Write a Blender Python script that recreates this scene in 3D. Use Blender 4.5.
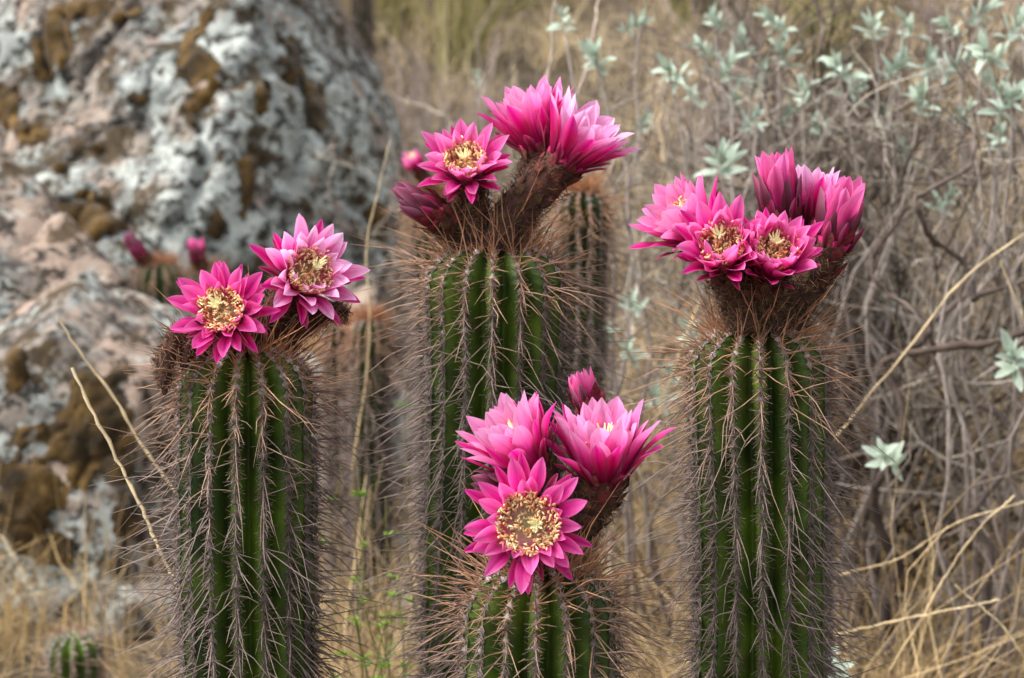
import bpy, bmesh, math, random
import numpy as np
from mathutils import Vector, Matrix, Quaternion

for o in list(bpy.data.objects):
    bpy.data.objects.remove(o)
scene = bpy.context.scene
COL = scene.collection
RNG = np.random.default_rng(7)
random.seed(7)
R_ = math.radians

# ------------------------------------------------------------------ camera
PITCH = R_(6.0)
CAM = np.array([0.0, 0.0, 1.0])
FPX = 1024 * 75.0 / 36.0
camd = bpy.data.cameras.new('camera')
camd.sensor_width = 36.0
camd.lens = 75.0
camd.clip_start = 0.05
camd.clip_end = 2000
camd.dof.use_dof = True
camd.dof.focus_distance = 1.76
camd.dof.aperture_fstop = 8.2
camd.dof.aperture_blades = 7
cam = bpy.data.objects.new('camera', camd)
COL.objects.link(cam)
cam.location = CAM
cam.rotation_euler = (R_(90) - PITCH, 0, 0)
scene.camera = cam

# ------------------------------------------------------------------ world, sun, exposure
SUN_DIR = Vector((-0.62, -0.12, 0.78)).normalized()
world = bpy.data.worlds.new('World')
scene.world = world
world.use_nodes = True
wn = world.node_tree
bg = wn.nodes['Background']
sky = wn.nodes.new('ShaderNodeTexSky')
sky.sky_type = 'NISHITA'
sky.sun_disc = False
sky.sun_elevation = math.asin(SUN_DIR.z)
sky.sun_rotation = math.atan2(SUN_DIR.x, SUN_DIR.y)
sky.dust_density = 4.0
sky.air_density = 1.2
hs = wn.nodes.new('ShaderNodeHueSaturation')     # thin overcast: the sky is nearly white
hs.inputs['Saturation'].default_value = 0.24
wn.links.new(sky.outputs[0], hs.inputs['Color'])
wn.links.new(hs.outputs[0], bg.inputs['Color'])
bg.inputs['Strength'].default_value = 0.15
sund = bpy.data.lights.new('sun', 'SUN')
sund.energy = 1.5
sund.angle = R_(14)
sund.color = (1.0, 0.97, 0.93)
sun = bpy.data.objects.new('sun', sund)
COL.objects.link(sun)
sun.rotation_euler = (-SUN_DIR).to_track_quat('-Z', 'Y').to_euler()
sun.location = (0, 0, 8)
scene.view_settings.view_transform = 'Standard'
scene.view_settings.look = 'None'
scene.view_settings.exposure = 1.22
scene.view_settings.gamma = 1
scene.cycles.use_denoising = True
scene.cycles.max_bounces = 8
scene.cycles.transmission_bounces = 6

# ------------------------------------------------------------------ helpers
def px(x, y, d):
    """photo pixel + distance along the view axis -> world point"""
    F = np.array([0, math.cos(PITCH), -math.sin(PITCH)])
    U = np.array([0, math.sin(PITCH), math.cos(PITCH)])
    return CAM + d * (F + (x - 512) / FPX * np.array([1.0, 0, 0]) + (339 - y) / FPX * U)

def lin(r, g, b):
    def c(v):
        v /= 255.0
        return v / 12.92 if v <= 0.04045 else ((v + 0.055) / 1.055) ** 2.4
    return np.array([c(r), c(g), c(b)])

def unit(v, axis=-1):
    n = np.linalg.norm(v, axis=axis, keepdims=True)
    return v / np.maximum(n, 1e-9)

def _hash(ix, iy, iz, seed):
    h = (ix * 374761393 + iy * 668265263 + iz * 2147483647 + seed * 974634777) & 0xFFFFFFFF
    h = ((h ^ (h >> 13)) * 1274126177) & 0xFFFFFFFF
    h = ((h ^ (h >> 16)) * 2246822519) & 0xFFFFFFFF
    return ((h ^ (h >> 15)) & 0xFFFFFF) / float(0xFFFFFF)

def vnoise(p, seed=0):
    p = np.asarray(p, float)
    i = np.floor(p).astype(np.int64)
    f = p - i
    f = f * f * (3 - 2 * f)
    out = 0
    for dx in (0, 1):
        wx = f[..., 0] if dx else 1 - f[..., 0]
        for dy in (0, 1):
            wy = f[..., 1] if dy else 1 - f[..., 1]
            for dz in (0, 1):
                wz = f[..., 2] if dz else 1 - f[..., 2]
                out = out + wx * wy * wz * _hash(i[..., 0] + dx, i[..., 1] + dy, i[..., 2] + dz, seed)
    return out * 2 - 1

def fbm(p, oct=4, seed=0, gain=0.5):
    a, s, q = 1.0, 0, np.asarray(p, float)
    for k in range(oct):
        s = s + a * vnoise(q, seed + k * 17)
        q = q * 2.03 + 11.7
        a *= gain
    return s

def build(name, V, quads=None, tris=None, C=None, mat=None, parent=None, smooth=True, loc=None):
    V = np.asarray(V, np.float32).reshape(-1, 3)
    me = bpy.data.meshes.new(name)
    me.vertices.add(len(V))
    me.vertices.foreach_set('co', V.ravel())
    idx, starts, n = [], [], 0
    if quads is not None and len(quads):
        q = np.asarray(quads, np.int32).reshape(-1, 4)
        idx.append(q.ravel()); starts.append(np.arange(len(q)) * 4); n = q.size
    if tris is not None and len(tris):
        t = np.asarray(tris, np.int32).reshape(-1, 3)
        idx.append(t.ravel()); starts.append(n + np.arange(len(t)) * 3); n += t.size
    me.loops.add(n)
    me.loops.foreach_set('vertex_index', np.concatenate(idx).astype(np.int32))
    st = np.concatenate(starts).astype(np.int32)
    me.polygons.add(len(st))
    me.polygons.foreach_set('loop_start', st)
    me.update(calc_edges=True)
    if C is not None:
        C = np.asarray(C, np.float32).reshape(-1, 3)
        a = me.color_attributes.new('col', 'FLOAT_COLOR', 'POINT')
        a.data.foreach_set('color', np.concatenate([C, np.ones((len(C), 1), np.float32)], 1).ravel())
    if smooth:
        me.polygons.foreach_set('use_smooth', np.ones(len(st), bool))
    me.validate(clean_customdata=False)
    if mat:
        me.materials.append(mat)
    ob = bpy.data.objects.new(name, me)
    COL.objects.link(ob)
    if parent:
        ob.parent = parent
    if loc is not None:
        ob.location = loc
    return ob

def tag(o, label=None, cat=None, group=None, kind=None):
    if label: o['label'] = label
    if cat: o['category'] = cat
    if group: o['group'] = group
    if kind: o['kind'] = kind
    return o

def empty(name, loc):
    o = bpy.data.objects.new(name, None)
    o.empty_display_size = 0.05
    COL.objects.link(o)
    o.location = loc
    return o

class Bag:
    """collects verts / quads / tris / colours"""
    def __init__(s):
        s.V, s.Q, s.T, s.C, s.n = [], [], [], [], 0
    def add(s, V, Q=None, C=None, T=None):
        V = np.asarray(V, float).reshape(-1, 3)
        if Q is not None and len(Q): s.Q.append(np.asarray(Q).reshape(-1, 4) + s.n)
        if T is not None and len(T): s.T.append(np.asarray(T).reshape(-1, 3) + s.n)
        s.V.append(V)
        s.C.append(np.broadcast_to(np.asarray(C if C is not None else (.5, .5, .5), float).reshape(-1, 3), V.shape))
        s.n += len(V)
    def build(s, name, mat, parent=None, off=(0, 0, 0), smooth=True, loc=None):
        return build(name, np.concatenate(s.V) - np.asarray(off), np.concatenate(s.Q) if s.Q else None,
                     np.concatenate(s.T) if s.T else None, np.concatenate(s.C), mat, parent, smooth, loc)

def strands(P, Rad, sides=3, C=None):
    """N tapered tubes (or ribbons if sides == 2) along K points each"""
    P = np.asarray(P, float)
    N, K, _ = P.shape
    Rad = np.broadcast_to(np.asarray(Rad, float), (N, K))
    T = np.empty_like(P)
    T[:, 1:-1] = P[:, 2:] - P[:, :-2]
    T[:, 0] = P[:, 1] - P[:, 0]
    T[:, -1] = P[:, -1] - P[:, -2]
    T = unit(T)
    ref = unit(RNG.normal(size=(N, 1, 3)))
    u = unit(np.cross(T, ref))
    v = np.cross(T, u)
    ang = np.arange(sides) * (2 * math.pi / sides)
    ring = P[:, :, None] + Rad[:, :, None, None] * (np.cos(ang)[None, None, :, None] * u[:, :, None] + np.sin(ang)[None, None, :, None] * v[:, :, None])
    V = ring.reshape(-1, 3)
    base = (np.arange(N) * K * sides)[:, None, None] + (np.arange(K - 1) * sides)[None, :, None]
    if sides == 2:
        j = np.array([0]); j2 = np.array([1])
    else:
        j = np.arange(sides); j2 = (j + 1) % sides
    Q = np.stack([base + j, base + j2, base + j2 + sides, base + j + sides], -1).reshape(-1, 4)
    if C is None: C = (.5, .5, .5)
    C = np.asarray(C, float)
    if C.ndim == 1: C = C[None, None]
    elif C.ndim == 2: C = C[:, None]
    CC = np.broadcast_to(np.broadcast_to(C, (N, K, 3))[:, :, None], (N, K, sides, 3)).reshape(-1, 3)
    return V, Q, CC

def bez(p0, p1, p2, p3, K):
    t = np.linspace(0, 1, K)[:, None]
    return (1 - t) ** 3 * p0 + 3 * (1 - t) ** 2 * t * p1 + 3 * (1 - t) * t * t * p2 + t ** 3 * p3

def mixc(a, b, t):
    t = np.asarray(t)[..., None]
    return np.asarray(a) * (1 - t) + np.asarray(b) * t

# ------------------------------------------------------------------ materials
def mat_attr(name, rough=0.8, transl=0.0, noise=0.25, nscale=60, bump=0.0, bscale=300, spec=0.3, sheen=0.0):
    m = bpy.data.materials.new(name)
    m.use_nodes = True
    nt = m.node_tree
    b = nt.nodes['Principled BSDF']
    a = nt.nodes.new('ShaderNodeAttribute'); a.attribute_name = 'col'
    tc = nt.nodes.new('ShaderNodeTexCoord')
    nz = nt.nodes.new('ShaderNodeTexNoise'); nz.inputs['Scale'].default_value = nscale; nz.inputs['Detail'].default_value = 4
    nt.links.new(tc.outputs['Object'], nz.inputs['Vector'])
    mr = nt.nodes.new('ShaderNodeMapRange')
    mr.inputs['From Min'].default_value = 0.3; mr.inputs['From Max'].default_value = 0.7
    mr.inputs['To Min'].default_value = 1 - noise; mr.inputs['To Max'].default_value = 1 + noise
    nt.links.new(nz.outputs[0], mr.inputs['Value'])
    mx = nt.nodes.new('ShaderNodeVectorMath'); mx.operation = 'SCALE'
    nt.links.new(a.outputs['Color'], mx.inputs[0]); nt.links.new(mr.outputs[0], mx.inputs['Scale'])
    nt.links.new(mx.outputs[0], b.inputs['Base Color'])
    b.inputs['Roughness'].default_value = rough
    b.inputs['Specular IOR Level'].default_value = spec
    if sheen: b.inputs['Sheen Weight'].default_value = sheen
    if bump:
        n2 = nt.nodes.new('ShaderNodeTexNoise'); n2.inputs['Scale'].default_value = bscale; n2.inputs['Detail'].default_value = 5
        nt.links.new(tc.outputs['Object'], n2.inputs['Vector'])
        bp = nt.nodes.new('ShaderNodeBump'); bp.inputs['Strength'].default_value = bump; bp.inputs['Distance'].default_value = 0.004
        nt.links.new(n2.outputs[0], bp.inputs['Height']); nt.links.new(bp.outputs[0], b.inputs['Normal'])
    if transl:
        tr = nt.nodes.new('ShaderNodeBsdfTranslucent')
        nt.links.new(mx.outputs[0], tr.inputs['Color'])
        ms = nt.nodes.new('ShaderNodeMixShader'); ms.inputs[0].default_value = transl
        nt.links.new(b.outputs[0], ms.inputs[1]); nt.links.new(tr.outputs[0], ms.inputs[2])
        nt.links.new(ms.outputs[0], nt.nodes['Material Output'].inputs['Surface'])
    return m

M_STEM = mat_attr('cactus_skin', rough=0.55, noise=0.35, nscale=55, bump=0.25, bscale=500, spec=0.35)
M_SPINE = mat_attr('spine', rough=0.6, noise=0.2, nscale=120)
M_WOOL = mat_attr('areole_wool', rough=0.95, noise=0.3, nscale=400, sheen=0.3)
M_PETAL = mat_attr('petal', rough=0.55, transl=0.48, noise=0.10, nscale=90, spec=0.25)
def petal_veins(m):
    nt = m.node_tree
    a = nt.nodes.new('ShaderNodeAttribute'); a.attribute_name = 'puv'
    mp = nt.nodes.new('ShaderNodeVectorMath'); mp.operation = 'MULTIPLY'; mp.inputs[1].default_value = (7.0, 1.3, 40.0)
    nt.links.new(a.outputs['Vector'], mp.inputs[0])
    nz = nt.nodes.new('ShaderNodeTexNoise'); nz.inputs['Scale'].default_value = 1.0; nz.inputs['Detail'].default_value = 4; nz.inputs['Roughness'].default_value = .65
    nt.links.new(mp.outputs[0], nz.inputs['Vector'])
    mr = nt.nodes.new('ShaderNodeMapRange'); mr.inputs['From Min'].default_value = .3; mr.inputs['From Max'].default_value = .7
    mr.inputs['To Min'].default_value = .74; mr.inputs['To Max'].default_value = 1.22
    nt.links.new(nz.outputs[0], mr.inputs['Value'])
    old = [n for n in nt.nodes if n.type == 'VECT_MATH' and n.operation == 'SCALE'][0]
    sc = nt.nodes.new('ShaderNodeVectorMath'); sc.operation = 'SCALE'
    nt.links.new(nt.nodes['Attribute'].outputs['Color'], sc.inputs[0]); nt.links.new(mr.outputs[0], sc.inputs['Scale'])
    nt.links.new(sc.outputs[0], old.inputs[0])
    bp = nt.nodes.new('ShaderNodeBump'); bp.inputs['Strength'].default_value = .35; bp.inputs['Distance'].default_value = .0015
    nt.links.new(nz.outputs[0], bp.inputs['Height']); nt.links.new(bp.outputs[0], nt.nodes['Principled BSDF'].inputs['Normal'])
petal_veins(M_PETAL)
M_STAMEN = mat_attr('stamen', rough=0.6, transl=0.25, noise=0.05)
M_TUBE = mat_attr('floral_tube', rough=0.85, noise=0.5, nscale=160, bump=0.6, bscale=350)
M_GRASS = mat_attr('dry_grass', rough=0.75, transl=0.25, noise=0.25, nscale=12)
M_TWIG = mat_attr('twig_bark', rough=0.9, noise=0.35, nscale=60)
M_LEAF = mat_attr('silver_leaf', rough=0.8, transl=0.2, noise=0.15, nscale=80, sheen=0.3)
M_HERB = mat_attr('green_leaf', rough=0.6, transl=0.35, noise=0.2, nscale=80)

def mat_moss():
    m = mat_attr('moss', rough=1.0, noise=0.55, nscale=38, bump=1.0, bscale=110, spec=0.05, sheen=0.15)
    return m
M_MOSS = mat_moss()

def ramp(nt, pts, interp='LINEAR'):
    r = nt.nodes.new('ShaderNodeValToRGB')
    r.color_ramp.interpolation = interp
    el = r.color_ramp.elements
    while len(el) < len(pts): el.new(0.5)
    for e, (p, c) in zip(el, pts):
        e.position = p
        e.color = (*c, 1)
    return r

def mat_rock(name, warm=0.0):
    m = bpy.data.materials.new(name); m.use_nodes = True
    nt = m.node_tree; L = nt.links
    b = nt.nodes['Principled BSDF']
    tc = nt.nodes.new('ShaderNodeTexCoord')
    def noise(s, d=5, rough=0.6, off=0.0):
        mp = nt.nodes.new('ShaderNodeMapping'); mp.inputs['Location'].default_value = (off, off * 1.7, off * 0.6)
        L.new(tc.outputs['Object'], mp.inputs['Vector'])
        n = nt.nodes.new('ShaderNodeTexNoise'); n.inputs['Scale'].default_value = s; n.inputs['Detail'].default_value = d; n.inputs['Roughness'].default_value = rough
        L.new(mp.outputs[0], n.inputs['Vector'])
        return n
    def layer(prev, mask, col):
        mx = nt.nodes.new('ShaderNodeMix'); mx.data_type = 'RGBA'
        L.new(mask, mx.inputs[0]); L.new(prev, mx.inputs[6])
        if hasattr(col, 'name'): L.new(col, mx.inputs[7])
        else: mx.inputs[7].default_value = (*col, 1)
        return mx.outputs[2]
    base = ramp(nt, [(0.36, lin(70, 66, 62)), (0.5, lin(126, 118, 110)), (0.62, lin(160, 148, 136))])
    L.new(noise(9, 8, 0.65).outputs[0], base.inputs[0])
    c = base.outputs[0]
    # pinkish bare granite
    m1 = ramp(nt, [(0.52 - warm, (0, 0, 0)), (0.60 - warm, (0.85, 0.85, 0.85))])
    L.new(noise(4.5, 4, 0.55, 3.1).outputs[0], m1.inputs[0])
    c = layer(c, m1.outputs[0], lin(176, 154, 138))
    # mint-grey crustose lichen
    m2 = ramp(nt, [(0.47, (0, 0, 0)), (0.53, (0.9, 0.9, 0.9))])
    big = noise(1.9, 3, 0.5, 4.4)
    ad = nt.nodes.new('ShaderNodeMath'); ad.operation = 'MULTIPLY_ADD'; ad.inputs[1].default_value = 0.55; ad.inputs[2].default_value = -0.275
    L.new(big.outputs[0], ad.inputs[0])
    ad2 = nt.nodes.new('ShaderNodeMath'); ad2.operation = 'ADD'
    L.new(ad.outputs[0], ad2.inputs[0]); L.new(noise(7, 9, 0.72, 7.7).outputs[0], ad2.inputs[1])
    L.new(ad2.outputs[0], m2.inputs[0])
    c = layer(c, m2.outputs[0], lin(148, 154, 150))
    m2b = ramp(nt, [(0.53, (0, 0, 0)), (0.57, (0.9, 0.9, 0.9))])
    ad3 = nt.nodes.new('ShaderNodeMath'); ad3.operation = 'ADD'
    L.new(ad.outputs[0], ad3.inputs[0]); L.new(noise(17, 7, 0.7, 1.9).outputs[0], ad3.inputs[1])
    L.new(ad3.outputs[0], m2b.inputs[0])
    c = layer(c, m2b.outputs[0], lin(190, 195, 188))
    # dark grey lichen specks
    m3 = ramp(nt, [(0.52, (0, 0, 0)), (0.55, (0.95, 0.95, 0.95))])
    L.new(noise(26, 8, 0.75, 5.3).outputs[0], m3.inputs[0])
    c = layer(c, m3.outputs[0], lin(50, 46, 42))
    m4 = ramp(nt, [(0.54, (0, 0, 0)), (0.58, (0.9, 0.9, 0.9))])
    L.new(noise(11, 7, 0.7, 9.4).outputs[0], m4.inputs[0])
    c = layer(c, m4.outputs[0], lin(70, 56, 36))
    L.new(c, b.inputs['Base Color'])
    b.inputs['Roughness'].default_value = 0.92
    b.inputs['Specular IOR Level'].default_value = 0.2
    bp = nt.nodes.new('ShaderNodeBump'); bp.inputs['Strength'].default_value = 0.9; bp.inputs['Distance'].default_value = 0.02
    L.new(noise(30, 10, 0.7, 2.0).outputs[0], bp.inputs['Height'])
    L.new(bp.outputs[0], b.inputs['Normal'])
    return m

def mat_ground():
    m = bpy.data.materials.new('dry_soil'); m.use_nodes = True
    nt = m.node_tree; L = nt.links
    b = nt.nodes['Principled BSDF']
    tc = nt.nodes.new('ShaderNodeTexCoord')
    def noise(s, d, r=0.65):
        n = nt.nodes.new('ShaderNodeTexNoise'); n.inputs['Scale'].default_value = s; n.inputs['Detail'].default_value = d; n.inputs['Roughness'].default_value = r
        L.new(tc.outputs['Object'], n.inputs['Vector']); return n
    r1 = ramp(nt, [(0.3, lin(58, 48, 38)), (0.5, lin(110, 94, 74)), (0.7, lin(168, 150, 124))])
    L.new(noise(14, 10, 0.75).outputs[0], r1.inputs[0])
    r2 = ramp(nt, [(0.42, (0.62, 0.62, 0.62)), (0.6, (1, 1, 1))])
    L.new(noise(1.3, 5).outputs[0], r2.inputs[0])
    mx = nt.nodes.new('ShaderNodeMix'); mx.data_type = 'RGBA'; mx.blend_type = 'MULTIPLY'; mx.inputs[0].default_value = 1
    L.new(r1.outputs[0], mx.inputs[6]); L.new(r2.outputs[0], mx.inputs[7])
    L.new(mx.outputs[2], b.inputs['Base Color'])
    b.inputs['Roughness'].default_value = 1.0
    bp = nt.nodes.new('ShaderNodeBump'); bp.inputs['Strength'].default_value = 1.0; bp.inputs['Distance'].default_value = 0.03
    L.new(noise(45, 9, 0.7).outputs[0], bp.inputs['Height']); L.new(bp.outputs[0], b.inputs['Normal'])
    return m

# ------------------------------------------------------------------ terrain
def terrain_h(x, y):
    x = np.asarray(x, float); y = np.asarray(y, float)
    t = np.clip(y - 4.0, 0, None)
    h = 0.16 * t + 0.34 * np.clip(y - 7.0, 0, None) + 0.05 * np.clip(x, 0, 6) * np.clip((y - 3.2) / 3, 0, 1)
    h = h - 0.12 * np.clip(-1 - y, 0, None)
    p = np.stack([x * 0.5, y * 0.5, np.zeros_like(x)], -1)
    h = h + 0.10 * vnoise(p * 1.0, 3) * np.clip((y - 2.0) / 3, 0.15, 1.5) + 0.03 * vnoise(p * 5, 4)
    return h

xs = np.concatenate([-np.geomspace(160, 5, 22), np.linspace(-4.8, 4.8, 90), np.geomspace(5, 160, 22)])
ys = np.concatenate([-np.geomspace(120, 2, 16), np.linspace(-1.5, 14, 150), np.geomspace(14.3, 320, 34)])
gx, gy = np.meshgrid(xs, ys, indexing='ij')
gz = terrain_h(gx, gy)
gz = np.minimum(gz, 42 + 3 * vnoise(np.stack([gx * .02, gy * .02, gx * 0], -1), 9))
nx, ny = gx.shape
ii = np.arange(nx * ny).reshape(nx, ny)
Q = np.stack([ii[:-1, :-1], ii[1:, :-1], ii[1:, 1:], ii[:-1, 1:]], -1).reshape(-1, 4)
g = build('ground', np.stack([gx, gy, gz], -1).reshape(-1, 3), Q, mat=mat_ground())
tag(g, 'dry tan hillside soil under the grass and cacti', 'ground', kind='structure')

# ------------------------------------------------------------------ boulders
def boulder(name, label, centre, planes, sub, mat, amp, seed, moss_spots, soft=42.0, ground_sink=None):
    bm = bmesh.new()
    bmesh.ops.create_icosphere(bm, subdivisions=sub, radius=1.0)
    D = np.array([v.co[:] for v in bm.verts])
    F = np.array([[v.index for v in f.verts] for f in bm.faces])
    bm.free()
    D = unit(D)
    Nn = unit(np.array([p[0] for p in planes], float))
    dd = np.array([p[1] for p in planes]) * (1.096 if sub == 7 else 1.0)
    k = np.clip(D @ Nn.T, 0.02, None) / dd[None]
    inv = (k ** soft).sum(1) ** (1 / soft)        # soft intersection of half spaces
    r = 1 / inv
    V = D * r[:, None]
    n1 = fbm(V * 3.2 + seed, 3, seed)
    cell = np.floor((fbm(V * 2.2 + 4, 2, seed + 5) + 1) * 3.0) / 3.0     # stepped chips
    n2 = fbm(V * 9 + seed * 2, 5, seed + 8, 0.6)
    crack = -np.exp(-(vnoise(V * 4.1 + 7, seed + 20) / .07) ** 2) - .6 * np.exp(-(vnoise(V * 8.3 + 2, seed + 21) / .08) ** 2)
    V = V + D * (amp * (0.40 * crack + 0.36 * n1 + 0.42 * cell + 0.24 * n2) - amp * 0.35)[:, None]
    # vertex normals
    fn = np.cross(V[F[:, 1]] - V[F[:, 0]], V[F[:, 2]] - V[F[:, 0]])
    vn = np.zeros_like(V)
    for c in range(3): np.add.at(vn, F[:, c], fn)
    vn = unit(vn)
    root = build(name, V, tris=F, mat=mat, loc=centre)
    tag(root, label, 'boulder', 'lichen covered boulders')
    W = V + centre
    F_ = np.array([0, math.cos(PITCH), -math.sin(PITCH)]); U_ = np.array([0, math.sin(PITCH), math.cos(PITCH)])
    rel = W - CAM
    dep = rel @ F_
    sx = 512 + FPX * rel[:, 0] / dep; sy = 339 - FPX * (rel @ U_) / dep
    front = (vn * -unit(rel)).sum(1) > 0.05
    nn = fbm(V * (8 if sub == 7 else 13) + 31, 4, seed + 40, 0.65)
    for (mxp, myp, rx, ry) in moss_spots:
        # find where the spot's ray meets the stone, then grow the cushion in 3D around it
        dist2 = (sx - mxp) ** 2 + (sy - myp) ** 2 + np.where(front, 0, 1e9)
        i0 = int(np.argmin(dist2))
        s = dep[i0] / FPX
        q = (V - V[i0])
        e = np.sqrt((q[:, 0] / (rx * s)) ** 2 + (q[:, 2] / (ry * s)) ** 2 + (q[:, 1] / (max(rx, ry) * s * 1.6)) ** 2)
        mask = 1.2 - e + 0.75 * nn
        fm = (mask[F] > 0).all(1)
        if fm.sum() < 8: continue
        Fk = F[fm]                                   # keep the one cushion grown round the spot
        lab = np.arange(len(V))
        for _ in range(400):
            lo = lab[Fk].min(1); new = lab.copy()
            for c in range(3): np.minimum.at(new, Fk[:, c], lo)
            new = new[new]
            if (new == lab).all(): break
            lab = new
        roots, cnt = np.unique(lab[Fk[:, 0]], return_counts=True)
        Fk = Fk[lab[Fk[:, 0]] == roots[np.argmax(cnt)]]
        ids = np.unique(Fk); mp = -np.ones(len(V), int); mp[ids] = np.arange(len(ids))
        mk = np.clip(mask[ids], 0, 1)
        h = -0.003 + 0.020 * np.sqrt(mk) + 0.006 * fbm(V[ids] * 40, 3, seed + 3)* np.clip(mk*4,0,1)
        MV = V[ids] + vn[ids] * h[:, None]
        t = np.clip(0.5 + 0.6 * fbm(V[ids] * 18, 3, seed + 60), 0, 1)
        C = mixc(lin(38, 30, 18), lin(96, 74, 40), t)
        mo = build('moss_patch', MV, tris=mp[Fk], C=C, mat=M_MOSS, parent=root)
    return root

M_ROCK = mat_rock('lichen_granite')
M_ROCKW = mat_rock('warm_granite', 0.05)
c1 = px(110, 235, 5.7)
big = boulder('boulder', 'huge pale lichen-crusted boulder rising behind the flowering cacti, with many brown moss patches', c1,
    [((-0.30, -0.72, 0.62), 0.50), ((0.60, -0.78, 0.16), 0.72), ((0.885, -0.1, 0.464), 0.640), ((1, 0.05, -0.03), 0.700),
     ((0, -0.15, 1), 0.95), ((-0.8, 0.3, 0.3), 1.0), ((0, 1, 0.1), 0.9), ((0, 0, -1), 0.95), ((-0.2, -1, -0.15), 0.80), ((0.2, -0.9, -0.5), 0.82)],
    7, M_ROCK, 0.085, 3,
    [(192, 62, 20, 44), (122, 20, 14, 9), (48, 42, 24, 28), (8, 108, 12, 26), (62, 212, 44, 17), (30, 132, 16, 10), (75, 8, 26, 10),
     (248, 200, 9, 60), (374, 226, 12, 16), (312, 100, 9, 34), (218, 235, 12, 24), (262, 100, 10, 18), (100, 225, 22, 10), (140, 100, 10, 7), (60, 172, 10, 8),
     (290, 60, 10, 26), (345, 160, 8, 20), (95, 150, 12, 7), (330, 250, 12, 14)])
c2 = px(72, 462, 4.2)
boulder('boulder', 'waist-low pointed grey boulder with round dark moss cushions beside the dry grass', c2,
    [((-0.55, -0.25, 0.80), 0.255), ((0.42, -0.3, 0.86), 0.255), ((0.1, -0.9, 0.40), 0.20), ((0.9, -0.35, 0.1), 0.21), ((-1, 0, 0), 0.34),
     ((0, 1, 0.2), 0.3), ((0, 0, -1), 0.34), ((-0.3, -1, -0.1), 0.24)],
    6, M_ROCK, 0.032, 11, [(104, 425, 44, 52), (18, 500, 34, 36), (15, 365, 10, 22), (135, 520, 24, 22), (60, 545, 26, 14)])
c3 = px(20, 332, 4.58)
boulder('boulder', 'flat bare pinkish boulder ledge wedged between the huge boulder and the pointed one', c3,
    [((0.25, -0.62, 0.74), 0.16), ((-0.1, -0.9, 0.35), 0.20), ((0.7, -0.62, 0.3), 0.21), ((0.75, 0.1, 0.65), 0.23), ((-1, 0, 0), 0.36), ((0, 1, 0.2), 0.28), ((0, 0, -1), 0.6), ((-0.3, -1, 0), 0.24)],
    6, M_ROCKW, 0.045, 23, [(8, 352, 20, 30), (95, 352, 26, 14), (60, 300, 20, 10)])
c4 = px(345, 395, 4.6)
boulder('boulder', 'squat grey boulder half hidden behind two small slender cacti', c4,
    [((-0.2, -0.5, 0.84), 0.16), ((0.4, -0.85, 0.2), 0.16), ((0.9, -0.1, 0.4), 0.15), ((-1, 0, 0.2), 0.2), ((0, 1, 0.2), 0.2), ((0, 0, -1), 0.5), ((-0.3, -1, 0), 0.2)],
    6, M_ROCK, 0.03, 37, [(370, 330, 14, 12), (320, 350, 14, 16)])
for (bx, by, d, s, sd, lab) in [(150, 640, 3.95, 0.085, 41, 'loose flat stone lying beside the smallest round cactus'),
                                (50, 610, 4.3, 0.06, 43, 'fist-sized pale stone in the straw below the pointed boulder'),
                                (395, 640, 4.0, 0.06, 47, 'small grey stone in the litter behind the leafy green herb'),
                                (240, 590, 4.1, 0.07, 53, 'grey stone lying at the foot of the huge boulder'),
                                (850, 300, 4.6, 0.12, 59, 'pale stone lying under the silver-leaved shrubs')]:
    p = px(bx, by, d)
    p[2] = float(terrain_h(p[0], p[1])) + s * 0.3 if by > 400 else p[2]
    o = boulder('stone', lab, p, [((0, -.2, 1), s * .6), ((.5, -.8, .2), s * .8), ((-.7, -.6, .1), s), ((1, .1, .2), s * 1.2), ((-1, .2, .1), s * 1.3), ((0, 1, 0), s), ((0, 0, -1), s)],
                4, M_ROCK, s * 0.18, sd, [])
    o['category'] = 'stone'; o['group'] = 'loose stones on the slope'

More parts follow.
